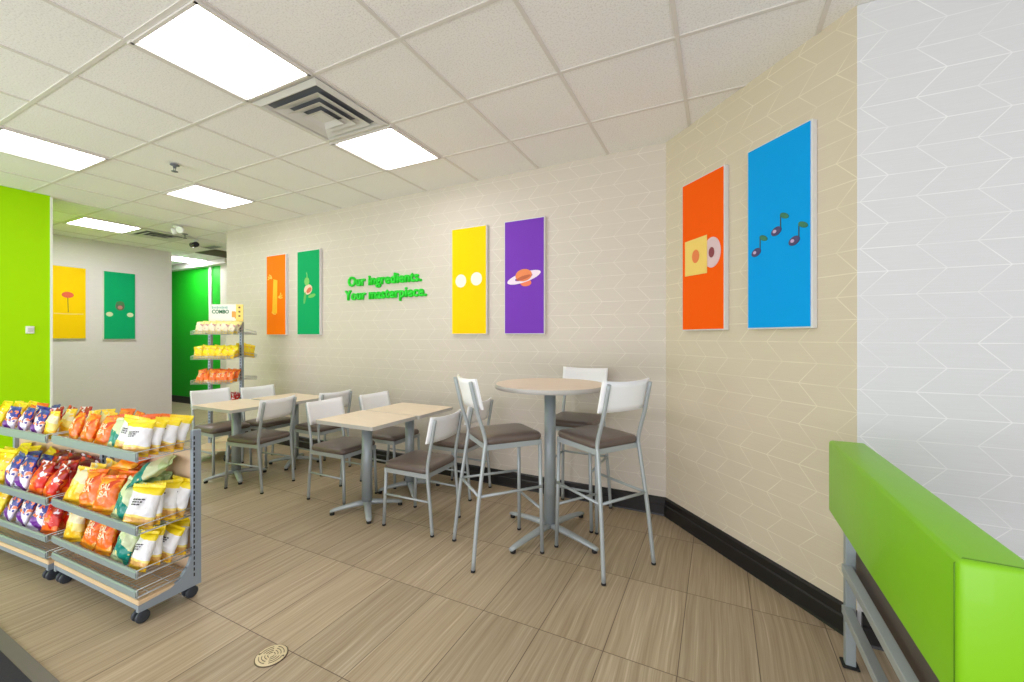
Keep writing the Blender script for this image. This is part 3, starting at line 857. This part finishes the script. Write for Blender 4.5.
BAGMAT = {
 'white': bag_mat('bag_white_yellow', [(0, (246, 200, 40)), (.13, (226, 176, 96)), (.24, (250, 226, 120)), (.30, (240, 240, 240)), (.80, (252, 226, 30))], .16, 0.6, blob=((214, 160, 90), 22, .56, .04, .24), rough=.3),
 'teal': bag_mat('bag_teal', [(0, (196, 216, 170)), (.12, (0, 140, 124)), (.52, (214, 226, 180)), (.86, (190, 214, 150))], .14, 2.6, blob=((236, 224, 150), 26, .6, .1, .6)),
 'orange': bag_mat('bag_orange', [(0, (252, 150, 30)), (.2, (250, 116, 14)), (.8, (250, 150, 40)), (.92, (240, 100, 20))], .2, 0.4, blob=((252, 176, 40), 16, .58, 0, 1), blob2=((222, 70, 14), 20, .63, 0, 1)),
 'cream': bag_mat('bag_cream_yellow', [(0, (250, 200, 30)), (.4, (246, 226, 120)), (.62, (240, 232, 190)), (.92, (250, 214, 60))], .2, 1.5, blob=((252, 210, 50), 18, .6, 0, 1)),
 'yellow': bag_mat('bag_yellow', [(0, (250, 206, 10)), (.35, (252, 226, 30)), (.7, (244, 200, 20)), (.85, (252, 232, 40))], .25, 1.0, blob=((226, 160, 30), 22, .62, .1, .6), blob2=((240, 240, 220), 26, .66, .3, .9)),
 'purple': bag_mat('bag_purple_white', [(0, (216, 210, 240)), (.12, (112, 30, 150)), (.34, (232, 228, 246)), (.56, (240, 226, 230)), (.74, (52, 60, 160))], .4, 3.0, blob=((240, 120, 60), 30, .55, .42, .85), blob2=((44, 50, 146), 26, .54, .4, 1)),
 'red': bag_mat('bag_red', [(0, (240, 110, 20)), (.3, (226, 40, 16)), (.75, (176, 12, 18))], .35, 4.0, blob=((250, 120, 30), 18, .56, 0, .7), blob2=((236, 226, 230), 26, .62, .3, 1)),
 'darkred': bag_mat('bag_dark_red', [(0, (190, 30, 24)), (.4, (150, 10, 18)), (.85, (110, 8, 20))], .25, 1.0, blob=((226, 60, 40), 18, .62, 0, 1), blob2=((230, 220, 226), 24, .7, .3, 1)),
 'white_small': bag_mat('bag_white_small', [(0, (240, 216, 110)), (.22, (238, 226, 196)), (.8, (246, 232, 150))], .2, .8, blob=((200, 150, 140), 24, .6, .2, .8)),
}
WORD = {'white': 'white and yellow', 'teal': 'teal and cream', 'orange': 'orange', 'cream': 'cream and yellow', 'yellow': 'yellow', 'purple': 'purple and white', 'red': 'red', 'darkred': 'dark red', 'white_small': 'cream white'}
LET = {'white': ('marks', (70, 66, 70)), 'orange': ('salsa', (250, 226, 190))}
PROTO = {}
for k in BAGMAT:
    PROTO[k] = [make_bag(BAGMAT[k], i * 1.3 + len(k), LET.get(k)) for i in range(2)]
USED = set()
CNT = [0]
def place_bag(kind, frame, lx, ly, lz, yaw, lean, roll, scale, label, group):
    """frame = (x, y, rz) of the rack; lean tips the top backwards"""
    CNT[0] += 1
    p = PROTO[kind][CNT[0] % 2]
    fx, fy, fr = frame
    x = fx + lx * math.cos(fr) - ly * math.sin(fr); y = fy + lx * math.sin(fr) + ly * math.cos(fr)
    rot = (Matrix.Rotation(fr + yaw, 3, 'Z') @ Matrix.Rotation(-lean, 3, 'X') @ Matrix.Rotation(roll, 3, 'Y')).to_euler()
    if p.name in USED:
        return dup(p, (x, y, lz), 0, label, group, rot=rot, scale=(scale,) * 3)
    USED.add(p.name)
    p.location = (x, y, lz); p.rotation_euler = rot; p.scale = (scale,) * 3; p['label'] = label; p['group'] = group
    return p

# ------------------------------------------------------------------ wheeled snack racks
def rack(name, label, O, rz, L, nshelf=4):
    t = thing(name, label, 'snack rack', (O[0], O[1], 0), rz, 'low wheeled chip racks')
    D = .275
    for x in (-.012, -L + .012):
        bm = bmesh.new(); box(bm, (x, D - .02, .49), (.024, .042, .81), bev=.002, seg=1); up = obj('upright', bm, MAT['rack'], t)
        bm = bmesh.new()
        for k in range(26): box(bm, (x + .0125 * (1 if x > -.1 else -1), D - .034, .13 + k * .029), (.002, .006, .018))
        obj('slots', bm, MAT['slot'], up)
        # base bracket: flares from the upright to the front
        bm = bmesh.new()
        pts = [(D, .07), (D, .30), (D - .035, .26), (D - .06, .19), (D - .10, .135), (D - .14, .115), (.0, .102), (.0, .07)]
        rings_solid(bm, [[(x + q, p[0], p[1]) for p in pts] for q in (-.008, .013)], smooth=False)
        obj('base_bracket', bm, MAT['rack'], t)
    bm = bmesh.new(); box(bm, (-L / 2, D - .012, .46), (L - .05, .012, .66)); obj('back_panel', bm, MAT['panel'], t)
    bm = bmesh.new(); box(bm, (-L / 2, D / 2, .090), (L - .01, D - .005, .022)); obj('base_frame', bm, MAT['rack'], t)
    bm = bmesh.new(); box(bm, (-L / 2, D / 2 - .004, .113), (L - .004, D - .01, .024), bev=.003, seg=1); obj('base_deck', bm, MAT['wood_trim'], t)
    for z, lip in ((.790, .047), (.437, .045), (.230, .040), (.137, .040))[:nshelf]:
        bm = bmesh.new()
        # front channel
        rings_solid(bm, [[(x, p[0], z + p[1]) for p in ((-.004, 0), (-.004, .006), (-.010, .010), (-.010, lip - .006), (-.004, lip), (.003, lip), (.003, 0))] for x in (-L + .004, -.004)], smooth=False)
        sh = obj('shelf', bm, MAT['rack_lip'], t)
        bm = bmesh.new()
        for k in range(int((L - .03) / .03) + 1):
            x = -.015 - k * .03
            tube(bm, [(x, 0, z + .006), (x, D - .03, z + .010)], .0016, 5)
        for yy in (.05, .14, .22): tube(bm, [(-.01, yy, z + .005), (-L + .01, yy, z + .005)], .002, 5)
        obj('wire_deck', bm, MAT['wire'], sh)
        for x in (-.005, -L + .005):
            bm = bmesh.new()
            tube(bm, [(x, -.004, z + lip + .002), (x, D - .03, z + lip + .006)], .0024, 6); tube(bm, [(x, -.004, z + .006), (x, D - .03, z + .010)], .0024, 6)
            tube(bm, [(x, -.003, z + .002), (x, -.003, z + lip + .004)], .0024, 6)
            obj('side_wire', bm, MAT['wire'], sh)
    for x in (-.045, -L + .045):
        for y in (.03, D - .03):
            bm = bmesh.new(); box(bm, (x, y, .072), (.034, .034, .014)); box(bm, (x, y + .006, .050), (.036, .030, .036), bev=.008); cs = obj('castor', bm, MAT['black'], t)
            for s in (-1, 1):
                bm = bmesh.new(); q = bmesh.new(); lathe(q, [(.010, -.008), (.026, -.008), (.030, -.004), (.030, .004), (.026, .008), (.010, .008)], n=20)
                bmesh.ops.rotate(q, cent=(0, 0, 0), matrix=Euler((0, PI / 2, 0)).to_matrix(), verts=q.verts); bmesh.ops.translate(q, vec=(x + s * .018, y, .030), verts=q.verts); merge(bm, q)
                obj('wheel', bm, MAT['darkgrey'], cs)
    return (O[0], O[1], rz)
R1 = rack('snack_rack', 'low grey wheeled snack rack nearest the tables, its open end facing the aisle', (-2.48, .975), math.radians(2.3), .88)
R2 = rack('snack_rack', 'low grey wheeled snack rack at the left edge before the lime wall', (-3.385, .925), math.radians(4.5), 1.15)

SH = {'top': .794, 'middle': .441, 'lower': .234}
SS = {'top': .86, 'middle': 1.0, 'lower': .98}
ORD = ['first', 'second', 'third', 'fourth', 'fifth', 'sixth', 'seventh', 'eighth', 'ninth']
ROWW = ['front row', 'second row', 'third row', 'back row']
def fill(frame, rackword, shelf, lanes, zmax=1.0):
    """lanes: (kinds from front to back, x, yaw, width scale)"""
    rr = random.Random(hash_(rackword + shelf))
    for li, (kinds, x, yaw, s) in enumerate(lanes):
        for di, k in enumerate(kinds):
            if k is None: continue
            ly = (.036 + di * .064) if len(kinds) < 4 else (.026 + di * .052)
            lean = .32 + rr.uniform(-.07, .10)
            hmax = .19 if shelf == 'lower' else .30
            sc_ = min(SS[shelf] * s * rr.uniform(.98, 1.07), (.20 if shelf == 'lower' else 1.3) / .2 * 1.0)
            lb = '%s chip bag on %s %s shelf, %s from right, %s' % (WORD[k], rackword, shelf, ORD[li], ROWW[di])
            place_bag(k, frame, x + rr.uniform(-.006, .006), ly, SH[shelf] + .003 + rr.uniform(0, .004), yaw + rr.uniform(-.22, .22), lean, rr.uniform(-.16, .16), sc_, lb, 'chip bags on %s %s shelf' % (rackword, shelf))
def hash_(s):
    h = 7
    for ch in s: h = (h * 31 + ord(ch)) % 100003
    return h
NR, LR = 'near rack', 'left rack'
fill(R1, NR, 'top', [(['white'] * 4, -.092, .38, 1.0), (['white', 'orange', 'orange'], -.205, .2, 1.04), (['teal', 'orange', 'orange'], -.31, .05, 1.0), (['orange', 'orange', 'orange'], -.46, .1, .98), (['orange', 'cream', 'orange'], -.61, .0, .98), (['orange', 'cream', 'cream'], -.775, .05, .96)])
fill(R1, NR, 'middle', [(['white'] * 4, -.085, .25, 1.0), (['teal', 'teal', 'teal'], -.265, .05, 1.02), (['orange', 'orange', 'orange'], -.435, .1, 1.0), (['orange', 'orange', 'cream'], -.60, .0, 1.0), (['cream', 'cream', 'cream'], -.775, .05, 1.0)])
fill(R1, NR, 'lower', [(['white'] * 4, -.085, .25, .88), (['teal', 'teal', 'teal'], -.265, .05, .88), (['orange', 'orange'], -.435, .1, .9), (['orange', 'orange'], -.60, .0, .88), (['cream', 'cream'], -.775, .05, .86)])
fill(R2, LR, 'top', [(['cream', 'cream', 'red'], -.10, .05, .90), (['purple', 'red', 'red'], -.27, .05, .90), (['purple', 'purple', 'purple'], -.44, .1, .90), (['purple', 'orange', 'orange'], -.61, .05, .90), (['yellow', 'yellow', 'yellow'], -.78, .05, .90), (['yellow', 'yellow', 'yellow'], -.95, .05, .90)])
fill(R2, LR, 'middle', [(['red', 'red', 'darkred', 'darkred'], -.10, .05, 1.0), (['red', 'red', 'darkred'], -.27, .05, 1.0), (['purple', 'purple', 'darkred'], -.44, .1, 1.0), (['purple', 'purple', 'yellow'], -.61, .05, 1.0), (['yellow', 'yellow', 'yellow'], -.78, .05, 1.0), (['yellow', 'yellow', 'yellow'], -.95, .05, 1.0)])
fill(R2, LR, 'lower', [(['red', 'red'], -.10, .05, .86), (['purple', 'purple'], -.27, .1, .88), (['purple', 'purple'], -.44, .1, .88), (['purple', 'purple'], -.61, .05, .88), (['yellow', 'yellow'], -.80, .05, .86)])
# loose bags lying on top of the middle shelf stock
place_bag('orange', R1, -.50, .13, .449 + .205, .15, 1.25, .0, 1.05, 'orange chip bag lying flat on top of the near rack middle shelf bags', 'loose chip bags')
place_bag('teal', R1, -.30, .10, .449 + .175, -.4, 1.0, .3, 1.1, 'teal chip bag lying tilted on top of the near rack middle shelf bags', 'loose chip bags')

# ------------------------------------------------------------------ tall double-sided chip rack
TR = (-5.175, 2.885, YAW + math.radians(3))
t = thing('tall_snack_rack', 'tall grey wire chip rack with a combo sign beside the far chairs', 'snack rack', (TR[0], TR[1], 0), TR[2])
for x in (-.205, .150):
    bm = bmesh.new(); box(bm, (x, 0, .82), (.03, .045, 1.50), bev=.002, seg=1); up = obj('upright', bm, MAT['rack'], t)
    bm = bmesh.new()
    for k in range(40): box(bm, (x, -.023, .20 + k * .034), (.008, .002, .018))
    obj('slots', bm, MAT['slot'], up)
for x in (-.22, .165):
    bm = bmesh.new(); box(bm, (x, 0, .10), (.03, .62, .05), bev=.004, seg=1); obj('base_bracket', bm, MAT['rack'], t)
bm = bmesh.new(); box(bm, (-.03, -.15, .135), (.41, .30, .025)); obj('base_deck', bm, MAT['wood_trim'], t)
bm = bmesh.new(); box(bm, (-.03, .17, .135), (.41, .28, .025)); obj('base_deck', bm, MAT['wood_trim'], t)
for x in (-.20, .145):
    for y in (-.27, .27):
        bm = bmesh.new(); box(bm, (x, y, .065), (.036, .04, .025)); q = bmesh.new(); lathe(q, [(.01, -.015), (.032, -.015), (.036, -.01), (.036, .01), (.032, .015), (.01, .015)], n=18)
        bmesh.ops.rotate(q, cent=(0, 0, 0), matrix=Euler((0, PI / 2, 0)).to_matrix(), verts=q.verts); bmesh.ops.translate(q, vec=(x, y, .036), verts=q.verts); merge(bm, q)
        obj('castor', bm, MAT['black'], t)
def wire_shelf(t, z, side, tilt=.03):
    bm = bmesh.new(); d = .27 * side; y0 = .02 * side
    for k in range(17):
        x = -.24 + k * .026
        tube(bm, [(x, y0, z + tilt), (x, d, z), (x, d, z + .035)], .0022, 5)
    for yy, zz in ((d, .035), (d, 0), (d, .018), (d * .5, tilt * .5), (y0, tilt)): tube(bm, [(-.245, yy, z + zz), (.180, yy, z + zz)], .003, 5)
    for x in (-.245, .180):
        tube(bm, [(x, y0, z + tilt + .035), (x, d, z + .035)], .003, 5); tube(bm, [(x, y0, z + tilt), (x, d, z)], .003, 5)
    obj('wire_shelf', bm, MAT['wire'], t)
TZ = [1.42, 1.14, .865, .60, .34]
for z in TZ: wire_shelf(t, z, -1)
for z in (1.42, 1.14, .865, .60): wire_shelf(t, z, 1)
rr = random.Random(3)
for zi, (k, nm) in enumerate((('white_small', 'top'), ('yellow', 'second'), ('orange', 'third'), ('red', 'fourth'))):
    n = 6
    for row in range(2):
        for i in range(n):
            place_bag(k, TR, -.200 + i * .067, -.215 + row * .075, TZ[zi] + .008 + row * .009, rr.uniform(-.1, .1) - .25, .30 + rr.uniform(-.05, .05), rr.uniform(-.25, .25), .72,
                      '%s chip bag on tall rack %s shelf, %s from left, %s row' % (WORD[k], nm, ORD[i], ['front', 'back'][row]), 'chip bags on tall rack %s shelf' % nm)
for i in range(3):
    place_bag('yellow', TR, .12, .07 + i * .075, TZ[1] + .02 - i * .01, PI * .36, .2, .1 * i, .80, 'yellow chip bag on rear side of the tall rack, %s from its end' % ORD[i], 'chip bags on rear of tall rack')
# combo sign
sx, sy = .02, -.06
fx, fy, fr = TR
st = thing('combo_sign', 'white and yellow sign reading COMBO standing on the tall chip rack', 'sign', (fx + sx * math.cos(fr) - sy * math.sin(fr), fy + sx * math.sin(fr) + sy * math.cos(fr), 1.57), fr)
bm = bmesh.new(); box(bm, (.0, 0, .10), (.37, .008, .20)); obj('board', bm, flat((238, 240, 226)), st)
bm = bmesh.new(); box(bm, (.145, -.005, .10), (.08, .004, .20)); obj('yellow_band', bm, flat((250, 214, 110)), st)
o = obj('lettering', text_mesh('COMBO', .19, .042, .001, .03), flat((24, 110, 70)), st); o.location = (-.165, -.005, .095)
bm = bmesh.new()
for k in range(10): box(bm, (-.16 + k * .018, -.005, .163), (.012, .002, .022 if k % 3 else .03))
obj('small_lettering', bm, flat((150, 190, 180)), st)
bm = bmesh.new(); box(bm, (.075, -.005, .085), (.035, .002, .07)); box(bm, (.105, -.005, .075), (.03, .003, .08)); obj('drink_picture', bm, flat((246, 160, 60)), st)
bm = bmesh.new()
for zz in (.165, .115, .065): box(bm, (.145, -.008, zz), (.022, .002, .022))
obj('band_marks', bm, flat((120, 90, 40)), st)
bm = bmesh.new(); box(bm, (0, .004, -.005), (.02, .006, .03)); obj('clip', bm, MAT['rack'], st)

# ------------------------------------------------------------------ light
w = bpy.data.worlds.new('world'); sc.world = w; w.use_nodes = True
bg = w.node_tree.nodes['Background']; bg.inputs[0].default_value = (0.91, 0.93, 1.0, 1); bg.inputs[1].default_value = 0.95
def area(name, loc, tgt, sx, sy, power, col):
    l = bpy.data.lights.new(name, 'AREA'); l.shape = 'RECTANGLE'; l.size = sx; l.size_y = sy; l.energy = power; l.color = col
    o = bpy.data.objects.new(name, l); COL.objects.link(o); o.location = loc
    o.rotation_euler = (Vector(tgt) - Vector(loc)).to_track_quat('-Z', 'Y').to_euler()
    return o
area('storefront_daylight', (0.6, -2.2, 1.6), (-1.2, 3.0, 1.3), 5.0, 2.4, 38, (0.93, 0.94, 1.0))
area('storefront_daylight_left', (-4.8, -2.2, 1.6), (-4.6, 3.0, 1.2), 4.0, 2.4, 44, (0.96, 0.95, 1.0))
area('ceiling_fill', (-0.8, -2.2, 0.5), (-2.2, 2.6, 2.9), 4.5, 0.8, 38, (0.96, 0.95, 1.0))  # added unseen uplight behind the camera, lifts the ceiling brightness
area('ceiling_fill_left', (-5.0, -2.2, 0.5), (-5.6, 2.4, 2.9), 3.5, 0.8, 60, (0.96, 0.95, 1.0))  # second added uplight, out of view, brightens the left part of the ceiling
area('side_window_daylight', (2.9, 0.2, 1.6), (0.6, 2.2, 1.5), 2.2, 2.2, 5, (0.85, 0.93, 1.0))
sc.view_settings.view_transform = 'Standard'
sc.view_settings.look = 'None'
sc.view_settings.exposure = 0.0
sc.cycles.use_denoising = True
sc.cycles.max_bounces = 8
sc.cycles.diffuse_bounces = 5
sc.cycles.sample_clamp_indirect = 6.0
